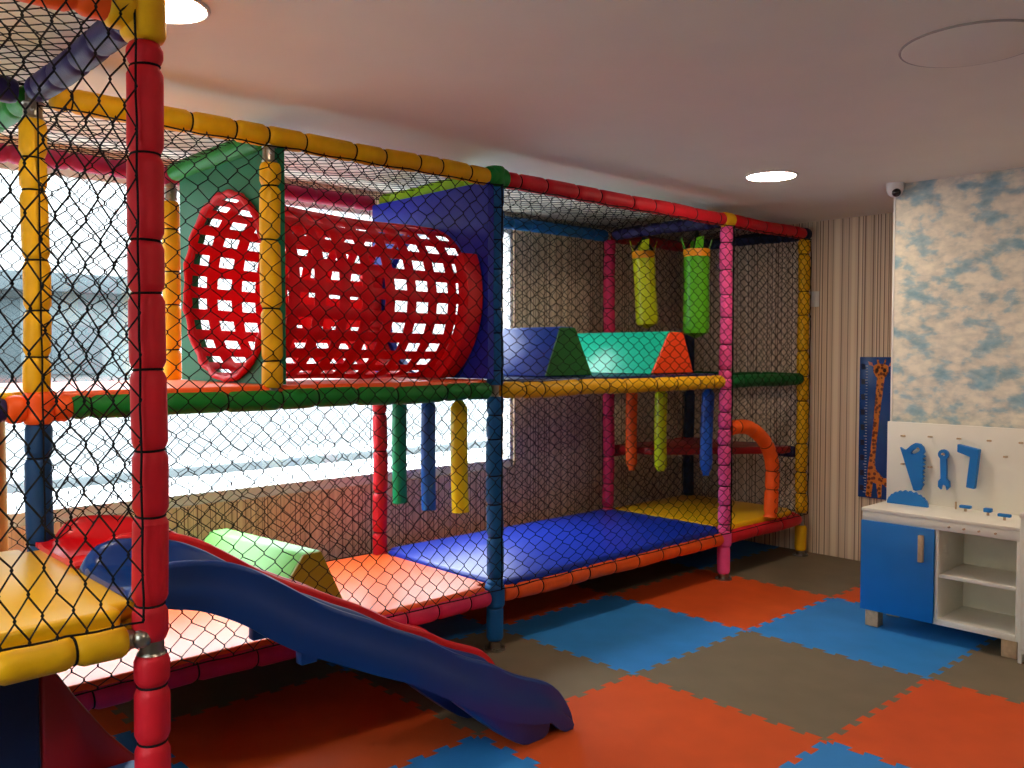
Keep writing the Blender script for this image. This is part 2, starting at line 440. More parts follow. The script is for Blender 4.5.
# ------------------------------------------------------------------ play frame
PF = thing('play_frame', (.5, .5, 0), 'two-storey soft play frame of colourful foam-wrapped posts, beams and black netting by the window', 'play frame')
XP, XL, XQ, XE = 2.13, -2.175, -1.27, 3.18
YB = 1.05
TX = -2.168         # corner post of the tower
TY = -1.01          # front of the slide tower
ZT, ZM, ZB, ZK = 2.4726, 1.3676, .285, .795
R = .045
TIES = [0]
def foam_tube(name, p0, p1, m, ties=0, r=R, parent=PF, show=True, wob=.003, label=None):
    p0, p1 = V(p0), V(p1); L = (p1 - p0).length; d = (p1 - p0) / L
    a = d.orthogonal().normalized(); b = d.cross(a)
    seg = []
    if ties:
        pitch = L / ties
        for k in range(ties):
            seg.append((k + .5 + random.uniform(-.22, .22)) * pitch)
    ss = sorted(set([0, .004, .02, L - .02, L - .004, L] + [s + q for s in seg for q in (-.045, -.022, -.009, -.003, .003, .009, .022, .045)] + [L * k / 10 for k in range(11)]))
    ss = [s for s in ss if 0 <= s <= L]
    pts, rad = [], []
    ph1, ph2 = random.uniform(0, 6), random.uniform(0, 6)
    for s in ss:
        rr = r
        for t in seg: rr -= .011 * math.exp(-((s - t) / .011) ** 2)
        e = min(s, L - s)
        if e < .02: rr -= .010 * (1 - e / .02) ** 2
        q = 1 if ties else .3
        pts.append(p0 + d * s + a * (wob * q * math.sin(s * 9 + ph1)) + b * (wob * q * math.sin(s * 7 + ph2)))
        rad.append(rr)
    o = obj(name, MB().sweep(pts, rad, 16), m, parent, smooth=60)
    if label: o['label'] = label
    for t in seg:
        if not show: break
        TIES[0] += 1
        c = p0 + d * t + a * (wob * math.sin(t * 9 + ph1)) + b * (wob * math.sin(t * 7 + ph2))
        obj('cable_tie', MB().ring(c, d + a * random.uniform(-.06, .06) + b * random.uniform(-.06, .06), r - .0095, .0035, 18, 5), 'net', o)
    return o
def pipe(p0, p1, r=.024, parent=PF, name='steel_pipe'):
    return obj(name, MB().cyl(p0, p1, r, 14), 'steel', parent)
def flange(x, y):
    mb = MB().cyl((x, y, 0), (x, y, .010), .058, 20).cyl((x, y, .010), (x, y, .045), .034, 16)
    for k in range(4):
        w_ = PI / 4 + k * PI / 2
        mb.cyl((x + .046 * math.cos(w_), y + .046 * math.sin(w_), .010), (x + .046 * math.cos(w_), y + .046 * math.sin(w_), .022), .008, 8)
    obj('floor_flange', mb, 'steel', PF)
def clamp(x, y, z, h=.07):
    mb = MB().cyl((x, y, z - h / 2), (x, y, z + h / 2), .031, 16)
    mb.ring((x, y, z - h / 2 + .006), (0, 0, 1), .031, .005, 16, 6).ring((x, y, z + h / 2 - .006), (0, 0, 1), .031, .005, 16, 6)
    mb.cyl((x - .012, y - .028, z), (x - .012, y - .045, z), .007, 8)
    obj('steel_clamp', mb, 'steel', PF)
def sleeve(p0, p1, m, r=.054): return foam_tube('foam_sleeve', p0, p1, m, 0, r, show=False, wob=.001)
def post(x, y, z0, z1, m, ties, show=True, r=R, label=None): return foam_tube('post', (x, y, z0), (x, y, z1), m, ties, r, show=show, label=label)
def beam(p0, p1, m, ties, show=True, r=R, label=None): return foam_tube('beam', p0, p1, m, ties, r, show=show, label=label)
g = .05
# front row posts
post(XL, 0, .04, ZM - .05, 'f_blue_shaded', 5, label='blue lower post with shade in its colour'); post(XL, 0, ZM + .05, ZT - .09, 'f_yellow', 5, label='yellow upper post')
clamp(XL, 0, ZT - .06, .06); pipe((XL, 0, 0), (XL, 0, ZT)); flange(XL, 0)
sleeve((XL, 0, ZM - .055), (XL, 0, ZM + .06), 'f_orange', .052)
sleeve((XL + .045, 0, ZM), (XL + .105, 0, ZM), 'f_orange', .05); sleeve((XL - .105, 0, ZM), (XL - .045, 0, ZM), 'f_orange', .05)
post(XQ, 0, ZM + .05, ZT - .11, 'f_yellow', 4, label='short yellow upper post in front of the tunnel'); clamp(XQ, 0, ZT - .075, .07); pipe((XQ, 0, ZM), (XQ, 0, ZT - .03))
post(0, 0, .05, ZB - .05, 'f_blue', 0); post(0, 0, ZB + .05, ZM - .03, 'f_blue', 6); post(0, 0, ZM + .03, ZT - .04, 'f_blue', 6)
sleeve((0, 0, ZB - .06), (0, 0, ZB + .07), 'f_blue', .053); flange(0, 0); pipe((0, 0, 0), (0, 0, ZT))
post(XP, 0, .04, ZB - .05, 'f_pink', 0); post(XP, 0, ZB + .05, ZM + .02, 'f_pink', 8); post(XP, 0, ZM + .02, ZT - .04, 'f_pink', 6)
sleeve((XP, 0, ZB - .055), (XP, 0, ZB + .06), 'f_pink', .053); flange(XP, 0); pipe((XP, 0, 0), (XP, 0, ZT))
post(XE, 0, .04, ZB - .05, 'f_yellow', 0); post(XE, 0, ZB + .05, ZT - .04, 'f_yellow', 9); flange(XE, 0); pipe((XE, 0, 0), (XE, 0, ZT))
# back row posts
post(-2.08, YB + .02, .03, ZM - .06, 'f_tan', 0, r=.05); post(XL, YB, ZM + .05, ZT - .04, 'f_yellow', 4, False)
post(XQ, YB, ZM + .05, ZT - .14, 'f_yellow', 4, label='yellow upper post beside the green panel'); clamp(XQ, YB, ZT - .10, .07); pipe((XQ, YB, ZM), (XQ, YB, ZT - .03))
post(0, YB, .03, ZM - .04, 'f_red', 5, label='red lower post at the back'); post(0, YB, ZM + .04, ZT - .04, 'f_red', 4, False)
post(XP, YB, .03, ZM, 'f_mag', 6); post(XP, YB, ZM, ZT - .04, 'f_mag', 5)
post(XE, YB, .03, ZT - .04, 'f_navy', 5, False)
# tower posts
post(TX, TY, .03, ZK - .05, 'f_red', 4, r=.047); post(TX, TY, ZK - .012, ZT - .08, 'f_red', 8, r=.047, label='tall red corner post of the slide tower')
pipe((TX, TY, 0), (TX, TY, ZT), .026); flange(TX, TY)
for py in (TY, 0, YB): post(XE - 6.4, py, .02, ZT - .04, 'f_red' if py < 0 else 'f_yellow', 7, False)
# top beams along the front
beam((XL + .06, 0, ZT), (-.05, 0, ZT), 'f_yellow', 11, label='yellow top front beam')
sleeve((-.06, 0, ZT), (.07, 0, ZT), 'f_green', .056); sleeve((0, -.005, ZT - .05), (0, -.005, ZT + .055), 'f_green', .052)
beam((.07, 0, ZT), (XP - .05, 0, ZT), 'f_red', 9, label='red top front beam'); sleeve((XP - .055, 0, ZT), (XP + .055, 0, ZT), 'f_yellow', .052)
beam((XP + .055, 0, ZT), (XE - .03, 0, ZT), 'f_red', 4); sleeve((XE - .03, 0, ZT), (XE + .04, 0, ZT), 'f_navy', .05)
# top beams along the back
beam((XE - 6.4, YB, ZT - .01), (-.05, YB, ZT - .01), 'f_rear', 14, False, label='magenta top rear beam')
beam((.05, YB, ZT - .01), (XP - .05, YB, ZT - .01), 'f_blue', 9, False); beam((XP + .05, YB, ZT - .01), (XE - .05, YB, ZT - .01), 'f_maroon', 4, False)
# top cross beams
def cross(x, y0, y1, z, m, n=4, show=False, r=R): return beam((x, y0 + g, z), (x, y1 - g, z), m, n, show, r)
cross(XL, TY, 0, ZT, 'f_purple', 5); cross(XL, 0, YB, ZT, 'f_green', 4); cross(XQ, 0, YB, ZT, 'f_green', 0)
cross(0, 0, YB, ZT, 'f_lime', 4); cross(XP, 0, YB, ZT, 'f_purple', 5); cross(XE, 0, YB, ZT, 'f_navy', 4)
cross(XE - 6.4, TY, 0, ZT, 'f_purple', 4); cross(XE - 6.4, 0, YB, ZT, 'f_green', 4)
beam((XE - 6.35, 0, ZT), (XL - .05, 0, ZT), 'f_purple', 5, False)
beam((XE - 6.35, TY, ZT), (XL - .07, TY, ZT), 'f_orange', 5, False)
# corner sleeves of the red tower post
sleeve((TX, TY, ZT - .075), (TX, TY, ZT + .055), 'f_yellow', .058); sleeve((TX - .10, TY, ZT), (TX - .03, TY, ZT), 'f_yellow', .056)
# middle beams
beam((XL + .105, 0, ZM), (-.05, 0, ZM), 'f_green', 9, label='green middle front beam'); beam((.05, 0, ZM), (XP - .045, 0, ZM), 'f_yellow', 9, label='yellow middle front beam')
beam((XP + .045, 0, ZM), (XE - .045, 0, ZM), 'f_dgreen', 4, False)
beam((XE - 6.35, 0, ZM), (XL - .105, 0, ZM), 'f_purple', 4, False)
for xa, xb, m in ((XE - 6.4, XL, 'f_lime'), (XL, 0, 'f_green'), (0, XP, 'f_yellow'), (XP, XE, 'f_lime')):
    beam((xa + g, YB, ZM), (xb - g, YB, ZM), m, 6, False)
cross(XL, 0, YB, ZM, 'f_lime'); cross(0, 0, YB, ZM - .0, 'f_green'); cross(XP, 0, YB, ZM, 'f_yellow'); cross(XE, 0, YB, ZM, 'f_dgreen')
# bottom beams
beam((XL + .05, 0, ZB), (-.05, 0, ZB), 'f_mag', 10, label='magenta bottom front beam'); beam((.05, 0, ZB), (XP - .05, 0, ZB), 'f_orange', 10, label='orange bottom front beam')
beam((XP + .05, 0, ZB), (XE - .05, 0, ZB), 'f_red', 2)
for xa, xb, m in ((XL, 0, 'f_mag'), (0, XP, 'f_orange'), (XP, XE, 'f_red')): beam((xa + .13, YB, ZB), (xb - g, YB, ZB), m, 6, False)
for x, m in ((XL, 'f_mag'), (0, 'f_orange'), (XP, 'f_red'), (XE, 'f_red')): cross(x, 0, YB, ZB, m)
# tower deck beams
beam((XE - 6.35, TY, ZK), (XL - .062, TY, ZK), 'f_yellow', 5, label='yellow deck beam of the slide tower')
mb = MB().cyl((TX - .075, TY, ZK), (TX, TY, ZK), .026, 14).ball((TX - .035, TY - .022, ZK + .003), .026)
mb.cyl((TX, TY, ZK - .055), (TX, TY, ZK + .0), .032, 18).ring((TX, TY, ZK - .05), (0, 0, 1), .034, .006, 18, 6)
obj('steel_clamp', mb, 'steel', PF)
cross(XL, TY, 0, ZK, 'f_yellow'); cross(XE - 6.4, TY, 0, ZK, 'f_yellow')
# corner step beams at X 2.13..3.2
ZS = .80
beam((XP + g, YB, ZS), (XE - g, YB, ZS), 'f_maroon', 3, False)
cross(XE, 0, YB, ZS, 'f_purple', 3); 
# deck boards (dark plywood under the pads)
for x0, x1, y0, y1, z in ((XL, 0, 0, YB, ZB + .012), (0, XP, 0, YB, ZB + .012), (XP, XE, 0, YB, ZB + .012), (XL, 0, 0, YB, ZM + .0), (0, XP, 0, YB, ZM + .0), (XE - 6.4, XL, TY, 0, ZK + .03), (XE - 6.4, XL, 0, YB, ZM)):
    obj('deck_board', MB().box(x0 + .05, x1 - .05, y0 + .03, y1 - .03, z - .016, z, .002), 'ply', PF)
# arch over the low entrance
arch = []
ctr = [(XP + .05, 1.045), (2.30, 1.05), (2.42, 1.035), (2.54, .985), (2.64, .915), (2.715, .82), (2.745, .72), (2.745, .60), (2.735, .48), (2.725, .345)]
ar = []
for k in range(len(ctr) - 1):
    for q in range(6):
        t = k + q / 6
        i = min(int(t), len(ctr) - 2); u = t - i
        P0, P1, P2, P3 = (ctr[max(i - 1, 0)], ctr[i], ctr[i + 1], ctr[min(i + 2, len(ctr) - 1)])
        pt = [.5 * ((2 * P1[c]) + (-P0[c] + P2[c]) * u + (2 * P0[c] - 5 * P1[c] + 4 * P2[c] - P3[c]) * u * u + (-P0[c] + 3 * P1[c] - 3 * P2[c] + P3[c]) * u ** 3) for c in (0, 1)]
        arch.append(V((pt[0], -.005, pt[1]))); ar.append(.052)
for k in (2, 5, 14, 25, 37, 44, 52):
    if k < len(ar): ar[k] = .042
ar[0] = .03
ao = obj('arch_rail', MB().sweep(arch, ar, 16), 'f_orange', PF, smooth=60)
ao['label'] = 'orange foam-wrapped arch rail'
for k in (5, 25, 37, 44):
    obj('cable_tie', MB().ring(arch[k], arch[k + 1] - arch[k - 1], .043, .0035, 18, 5), 'net', ao)

# ------------------------------------------------------------------ netting
def net(o, u, v, W, H, cw, ch, r=.0022, mask=None, jit=.006, sag=.0, rope=True, twist=.055):
    o, u, v = V(o), V(u).normalized(), V(v).normalized(); nrm = u.cross(v)
    nx = max(2, 2 * round(W / cw)); ny = max(2, 2 * round(H / ch))
    P = {}
    for i in range(nx + 1):
        for j in range(ny + 1):
            if (i + j) % 2: continue
            x, y = W * i / nx, H * j / ny
            if 0 < i < nx: x += random.uniform(-jit, jit)
            if 0 < j < ny: y += random.uniform(-jit, jit)
            s = sag * math.sin(PI * x / W) * math.sin(PI * y / H)
            wv = .012 * noise.noise(V((x * 2.2, y * 2.2, W)))
            x += .018 * noise.noise(V((x * 1.7, y * 1.7, 5.0 + W))) * (1 if 0 < i < nx else 0)
            y += .018 * noise.noise(V((x * 1.7, y * 1.7, 9.0 + H))) * (1 if 0 < j < ny else 0)
            if mask and not mask(x, y): continue
            P[i, j] = o + u * x + v * y + nrm * (s + wv)
    mb = MB()
    hk = twist * ch
    for (i, j), p in P.items():
        for dj in (1, -1):
            q = P.get((i + 1, j + dj))
            if q is None: continue
            p1, q1 = p + v * (hk * dj), q - v * (hk * dj)
            d = (q1 - p1).normalized(); a = nrm * r; b = d.cross(nrm).normalized() * r
            k = len(mb.v)
            for c in (p1, q1):
                mb.v += [c + a, c - a * .5 + b * .87, c - a * .5 - b * .87]
            mb.f += [[k, k + 1, k + 4, k + 3], [k + 1, k + 2, k + 5, k + 4], [k + 2, k, k + 3, k + 5]]
        k = len(mb.v); R2 = r * 1.7; R3 = max(r * 2.4, hk + r * 1.6)
        mb.v += [p + u * R2, p - u * R2, p + v * R3, p - v * R3, p + nrm * R2, p - nrm * R2]
        mb.f += [[k, k + 2, k + 4], [k + 2, k + 1, k + 4], [k + 1, k + 3, k + 4], [k + 3, k, k + 4], [k + 2, k, k + 5], [k + 1, k + 2, k + 5], [k + 3, k + 1, k + 5], [k, k + 3, k + 5]]
    ob = obj('net_panel', mb, 'net', PF, smooth=0)
    if rope:
        rp = MB()
        for a, b in (((0, 0), (W, 0)), ((W, 0), (W, H)), ((W, H), (0, H)), ((0, H), (0, 0))):
            pts = []
            n = 26
            for k in range(n + 1):
                x = a[0] + (b[0] - a[0]) * k / n; y = a[1] + (b[1] - a[1]) * k / n
                if mask and not mask(x, y): continue
                pts.append(o + u * x + v * y + nrm * .004 * math.sin(k * 1.9) + V((0, 0, -.006 * abs(math.sin(k * .9)))))
            if len(pts) > 2: rp.sweep(pts, .0032, 5)
        if rp.v: obj('border_rope', rp, 'net', ob, smooth=60)
    return ob
NY = -.056
zb = ZB + .05
ZN = ZT - .045
net((XL, NY, zb), (1, 0, 0), (0, 0, 1), -XL, ZN - zb, .087, .087, .0024)
net((0, NY, zb), (1, 0, 0), (0, 0, 1), XP, ZN - zb, .10, .072, .0023, twist=.075)
net((XP, NY, zb), (1, 0, 0), (0, 0, 1), XE - XP, ZN - zb, .10, .075, .0023, twist=.075, mask=lambda x, y: not (.06 < x < .56 and y < .76 - max(0, x - .3) * .9))
net((TX - 1.04, TY - .05, ZK + .06), (1, 0, 0), (0, 0, 1), 1.0, ZT - ZK - .04, .068, .116, .0028, jit=.004, twist=.05)
# back and end nets
net((XL - 1.0, YB + .06, zb), (1, 0, 0), (0, 0, 1), 3.15, ZT - zb, .085, .085, .0022)
net((0, YB + .06, zb), (1, 0, 0), (0, 0, 1), XP, ZT - zb, .09, .09, .0022)
net((XP, YB + .06, zb), (1, 0, 0), (0, 0, 1), XE - XP, ZT - zb, .085, .085, .0022)
net((XE + .06, 0, zb), (0, 1, 0), (0, 0, 1), YB, ZT - zb, .085, .085, .0022)
# roof nets
net((XL, 0, ZT + .02), (1, 0, 0), (0, 1, 0), -XL, YB, .085, .085, sag=-.02)
net((0, 0, ZT + .02), (1, 0, 0), (0, 1, 0), XP, YB, .085, .085, sag=-.03)
net((XP, 0, ZT + .02), (1, 0, 0), (0, 1, 0), XE - XP, YB, .085, .085, sag=-.02)
net((XL - 1.03, TY, ZT + .03), (1, 0, 0), (0, 1, 0), 1.03, -TY, .07, .085, sag=-.02)
net((XL - 1.03, 0, ZT + .03), (1, 0, 0), (0, 1, 0), 1.03, YB, .085, .085, sag=-.02)
# ------------------------------------------------------------------ divider panels with round hole
def holed_panel(x, th, y0, y1, z0, z1, cy, cz, r, m, label):
    n = 48; mb = MB(); pts = []
    for k in range(n):
        w_ = 2 * PI * k / n
        dy, dz = math.cos(w_), math.sin(w_)
        t = min([abs(((y1 if dy > 0 else y0) - cy) / dy) if abs(dy) > 1e-6 else 9, abs(((z1 if dz > 0 else z0) - cz) / dz) if abs(dz) > 1e-6 else 9])
        pts.append(((cy + dy * r, cz + dz * r), (cy + dy * t, cz + dz * t)))
    # snap the nearest samples to the true corners
    for cyy, czz in ((y0, z0), (y0, z1), (y1, z0), (y1, z1)):
        b = min(range(n), key=lambda k: (pts[k][1][0] - cyy) ** 2 + (pts[k][1][1] - czz) ** 2)
        pts[b] = (pts[b][0], (cyy, czz))
    for xx in (x, x + th):
        for a, b in pts: mb.v += [V((xx, a[0], a[1])), V((xx, b[0], b[1]))]
    o2 = 2 * n
    for k in range(n):
        j = (k + 1) % n
        mb.f += [[2 * k, 2 * k + 1, 2 * j + 1, 2 * j], [o2 + 2 * k, o2 + 2 * j, o2 + 2 * j + 1, o2 + 2 * k + 1],
                 [2 * k, 2 * j, o2 + 2 * j, o2 + 2 * k], [2 * k + 1, o2 + 2 * k + 1, o2 + 2 * j + 1, 2 * j + 1]]
    o = obj('divider_panel', mb, m, PF, smooth=30); o['label'] = label
    return o
ZP = 1.428
CYT, CZT = .47, 1.866
holed_panel(XQ - .0, .05, -.03, .935, ZP + .003, ZT - .045, .415, CZT, .430, 'v_green', 'green vinyl divider panel with round opening')
holed_panel(-.075, .04, -.03, YB - .04, ZP + .003, ZT - .03, .5, CZT - .025, .395, 'v_panelblue', 'royal blue vinyl divider panel with round opening')

# ------------------------------------------------------------------ crawl tunnel of red webbing
TT = thing('crawl_tunnel', (-.7, .47, ZP), 'red webbing crawl tunnel hanging between green and blue panels on upper deck', 'play tunnel')
mb = MB(); X0, X1 = XQ - .015, -.085
NC, NR = 9, 24
def tun(u, w_):
    cy = .415 + .085 * u; r = .420 - .008 * u - .010 * math.sin(PI * u)
    zz = CZT - .022 * u - .010 * math.sin(PI * u)
    k = 1 + .018 * noise.noise(V((u * 4, math.cos(w_) * 2, math.sin(w_) * 2)))
    return V((X0 + (X1 - X0) * u, cy + r * k * math.cos(w_), zz + r * k * math.sin(w_)))
# across: alternate strap / gap
us = []
for k in range(NC + 1):
    a = k / NC
    us += [max(0, a - .5 * .42 / NC), min(1, a + .5 * .42 / NC)]
ws = []
for k in range(NR):
    a = 2 * PI * k / NR; h = 2 * PI / NR * .25
    ws += [a - h, a + h]
nw = len(ws)
for u in us:
    for w_ in ws: mb.v.append(tun(u, w_))
for i in range(len(us) - 1):
    for j in range(nw):
        hole = (i % 2 == 1) and (j % 2 == 1)
        if hole: continue
        j2 = (j + 1) % nw
        mb.f.append([i * nw + j, i * nw + j2, (i + 1) * nw + j2, (i + 1) * nw + j])
wo = obj('webbing', mb, 'web', TT, smooth=70)
sm = wo.modifiers.new('thickness', 'SOLIDIFY'); sm.thickness = .006; sm.offset = 0
# bindings at the left mouth
rim = MB(); pts = []
for k in range(60):
    w_ = 2 * PI * k / 60
    p = tun(0, w_); rr = 1 + .012 * math.sin(k * 2.4)
    pts.append(V((XQ - .016 + .006 * math.sin(k * 1.7),   .415 + (p.y - .415) * rr, CZT + (p.z - CZT) * rr)))
rim.sweep(pts, .014, 8, closed=True)
obj('mouth_binding', rim, 'web', TT, smooth=60)
# padded collar at the right end: an open-topped ring
cb = MB(); n = 60; a0, a1 = math.radians(155), math.radians(382)
ri, ro, xa, xb = .425, .505, -.185, -.085
prof = [(ri, xa), (ri, xb), (ro, xb), (ro, xa)]
for k in range(n + 1):
    w_ = a0 + (a1 - a0) * k / n
    for rr, xx in prof: cb.v.append(V((xx, .5 + rr * math.cos(w_), CZT + .01 + rr * math.sin(w_))))
for k in range(n):
    for q in range(4): cb.f.append([k * 4 + q, k * 4 + (q + 1) % 4, k * 4 + 4 + (q + 1) % 4, k * 4 + 4 + q])
cb.f += [[0, 1, 2, 3], [n * 4 + 3, n * 4 + 2, n * 4 + 1, n * 4]]
# keep the collar's foot on the deck
for p in cb.v: p.z = max(p.z - .012, ZP + .004)
co = obj('padded_collar', cb, 'v_collar', TT, smooth=40)
bv = co.modifiers.new('round', 'BEVEL'); bv.width = .008; bv.segments = 2

# ------------------------------------------------------------------ deck pads
def pad(name, x0, x1, y0, y1, z0, z1, m, label, notch=.055, bev=.018, corners='1111'):
    n = notch
    P = []
    P += [(x0, y0 + n), (x0 + n, y0 + n), (x0 + n, y0)] if corners[0] == '1' else [(x0, y0)]
    P += [(x1 - n, y0), (x1 - n, y0 + n), (x1, y0 + n)] if corners[1] == '1' else [(x1, y0)]
    P += [(x1, y1 - n), (x1 - n, y1 - n), (x1 - n, y1)] if corners[2] == '1' else [(x1, y1)]
    P += [(x0 + n, y1), (x0 + n, y1 - n), (x0, y1 - n)] if corners[3] == '1' else [(x0, y1)]
    mb = MB().prism(P, 'z', z0, z1, bev, 3)
    o = obj(name, mb, m, None, ((x0 + x1) / 2, (y0 + y1) / 2, z0), smooth=50)
    return tag(o, label, 'deck pad', 'vinyl deck pads of the play frame')
zp0 = ZB + .013
pad('deck_pad', XL + .005, -.005, -.012, YB - .0, zp0, .348, 'v_orange', 'orange vinyl pad on lower deck beside the slides, white with window glare', .062)
pad('deck_pad', .005, XP - .005, -.012, YB - .0, zp0, .362, 'v_blue', 'blue vinyl pad on lower deck between blue and pink front posts', .062)
pad('deck_pad', XP + .005, XE - .01, .03, YB - .0, zp0, .358, 'v_yellow', 'yellow vinyl pad on lower deck at the far end behind the arch', .062)
pad('deck_pad', XL + .005, -.005, -.015, YB, ZM + .001, ZP, 'v_orange', 'orange vinyl pad on upper deck under the red tunnel', .062)
pad('deck_pad', .005, XP - .005, -.0, YB, ZM + .001, 1.425, 'v_navy', 'navy vinyl pad on upper deck under the two foam wedges', .062)
pad('deck_pad', XE - 6.39, XL - .005, TY + .005, -.005, ZK + .031, .880, 'v_yellow', 'glossy yellow vinyl pad at the top of the slides', .062)
pad('deck_pad', XE - 6.39, XL - .005, .0, YB, ZM + .001, ZP, 'v_yellow', 'yellow vinyl pad on upper deck at left of the frame', .062)
# maroon corner step: triangular
mb = MB().prism([(XP + .06, YB - .052), (XE - .052, YB - .052), (XE - .052, .06), (XE - .16, .06), (XP + .06, YB - .36)], 'z', ZS - .005, ZS + .05, .014, 3)
tag(obj('corner_step', mb, 'v_maroon', None, (2.9, .8, ZS), smooth=50), 'maroon padded corner step behind the orange arch at far end', 'deck pad')

# ------------------------------------------------------------------ foam wedges
def wedge(prof, y0, y1, z, m_body, m_end, label, loc):
    t = thing('foam_wedge', (loc[0], loc[1], z), label, 'foam block', 'trapezoid foam hurdle blocks')
    b = MB().prism(prof, 'y', y0, y1, .014, 2)
    obj('body', b, m_body, t, smooth=45)
    c = V((sum(p[0] for p in prof) / len(prof), sum(p[1] for p in prof) / len(prof)))
    pr = [(c.x + (p[0] - c.x) * .97, c.y + (p[1] - c.y) * .97) for p in prof]
    obj('end_panel', MB().prism(pr, 'y', y0 - .006, y0 + .01, .004, 1), m_end, t, smooth=30)
    return t
gw = wedge([(-1.20, .350), (-.75, .350), (-.885, .622), (-.99, .622)], .25, 1.07, .350, 'v_lightgreen', 'v_olive', 'light green foam wedge with olive end on lower orange pad', (-.95, .25))
gw.rotation_euler = (0, 0, math.radians(6.5))
wedge([(.52, 1.427), (.93, 1.427), (.775, 1.72), (.645, 1.72)], .15, 1.0, 1.427, 'v_wedgeblue', 'v_wedgegreen', 'blue foam wedge with dark green end on upper deck beside the blue post', (.73, .6))
wedge([(1.50, 1.427), (1.97, 1.427), (1.845, 1.71), (1.69, 1.71)], .15, 1.0, 1.427, 'v_teal', 'v_wedgeorange', 'teal foam wedge with orange end on upper deck near the pink post', (1.74, .6))

# ------------------------------------------------------------------ hanging rolls
def roll(x, y, z0, z1, r, m, label, group, rnd=.008, tilt=0.0):
    t = thing('hanging_roll', (x, y, z0), label, 'hanging foam roll', group)
    pts, rad = [], []
    n = 16
    for k in range(n + 1):
        u = k / n; z = z0 + (z1 - .05 - z0) * u
        rr = r * (1 + .03 * noise.noise(V((x, y, z * 5))))
        if rnd > .01 and (z - z0) < rnd: rr *= math.sqrt(max(.25, 1 - (1 - (z - z0) / rnd) ** 2))
        pts.append(V((x + tilt * (1 - u), y + .006 * math.sin(u * 3), z))); rad.append(rr)
    # gathered top
    pts += [V((x, y, z1 - .025)), V((x, y, z1))]; rad += [r * .62, r * .3]
    if rnd > .03:
        pts = [V((x + tilt, y, z0 - .0))] + [V((p.x, p.y, p.z + .012)) for p in pts]; rad = [r * .55] + rad
    obj('foam_body', MB().sweep(pts, rad, 16), m, t, smooth=50)
    obj('strap', MB().box(x - .014, x + .014, y - .003, y + .003, z1 - .03, ZM - .016), 'net', t)
gA, gB = 'foam rolls hanging under the deck at the blue post', 'foam rolls hanging under the deck at the pink post'
ztop = ZM - .05
roll(.0, .845, .672, ztop, .044, 'v_rollgreen', 'green hanging foam roll under upper deck, nearest the red back post', gA)
roll(.0, .565, .668, ztop, .042, 'v_rollblue', 'blue hanging foam roll between green and yellow rolls, under upper deck', gA)
roll(.0, .293, .690, ztop, .047, 'v_rollyellow', 'yellow hanging foam roll under upper deck, nearest the blue front post', gA, tilt=.01)
roll(XP, .82, .678, ztop, .043, 'f_orange', 'orange hanging foam roll under upper deck beside the rear pink post', gB, .05)
roll(XP, .545, .698, ztop, .046, 'v_lime', 'lime hanging foam roll under upper deck between orange and blue rolls', gB, .03)
roll(XP, .137, .71, ztop, .044, 'v_rollblue', 'blue hanging foam roll under upper deck beside the front pink post', gB, .06, -.02)

# ------------------------------------------------------------------ punch bags
def bag(x, y, z0, z1, r, m, label, tilt):
    t = thing('punch_bag', (x, y, z0), label, 'punch bag', 'small punch bags hanging over the upper deck')
    pts, rad = [], []
    L = z1 - z0
    for k in range(19):
        u = k / 18; z = z0 + L * u
        e = (z - z0) / .05
        rr = r * (math.sqrt(max(.02, 1 - (1 - e) ** 2)) if e < 1 else 1 + .02 * math.sin(u * 8))
        pts.append(V((x + tilt * (1 - u), y - tilt * (1 - u) * .6, z))); rad.append(rr)
    obj('bag_body', MB().sweep(pts, rad, 20), m, t, smooth=50)
    obj('top_band', MB().sweep([(x, y, z1 - .052), (x, y, z1 - .048), (x, y, z1 + .002), (x, y, z1 + .006)], [r * .98, r * 1.04, r * 1.04, r * .96], 20), 'v_band', t, smooth=50)
    for k in range(4):
        w_ = PI / 4 + k * PI / 2
        a = V((x + r * .95 * math.cos(w_), y + r * .95 * math.sin(w_), z1)); b = V((x, y, ZT - .05))
        obj('strap', MB().sweep([a, a.lerp(b, .6) + V((0, 0, .0)), b], .009, 6), 'net', t)
        tx = V((-math.sin(w_), math.cos(w_), 0)); out = V((math.cos(w_), math.sin(w_), 0))
        fl = MB().raw([a - tx * .03, a + tx * .03, a + tx * .03 + out * .03 + V((0, 0, .085)), a - tx * .02 + out * .022 + V((0, 0, .075)),
                       a - tx * .03 - out * .005, a + tx * .03 - out * .005, a + tx * .03 + out * .025 + V((0, 0, .085)), a - tx * .02 + out * .017 + V((0, 0, .075))],
                      [[0, 1, 2, 3], [7, 6, 5, 4], [0, 4, 5, 1], [1, 5, 6, 2], [2, 6, 7, 3], [3, 7, 4, 0]])
        obj('top_flap', fl, m, t, smooth=0)
bag(XP, .72, 1.748, 2.315, .082, 'v_bagyellow', 'yellow-green punch bag with amber band hanging nearer the rear pink post', .03)
bag(XP, .245, 1.672, 2.290, .090, 'v_baggreen', 'grass green punch bag with amber band hanging nearer the front pink post', .0)

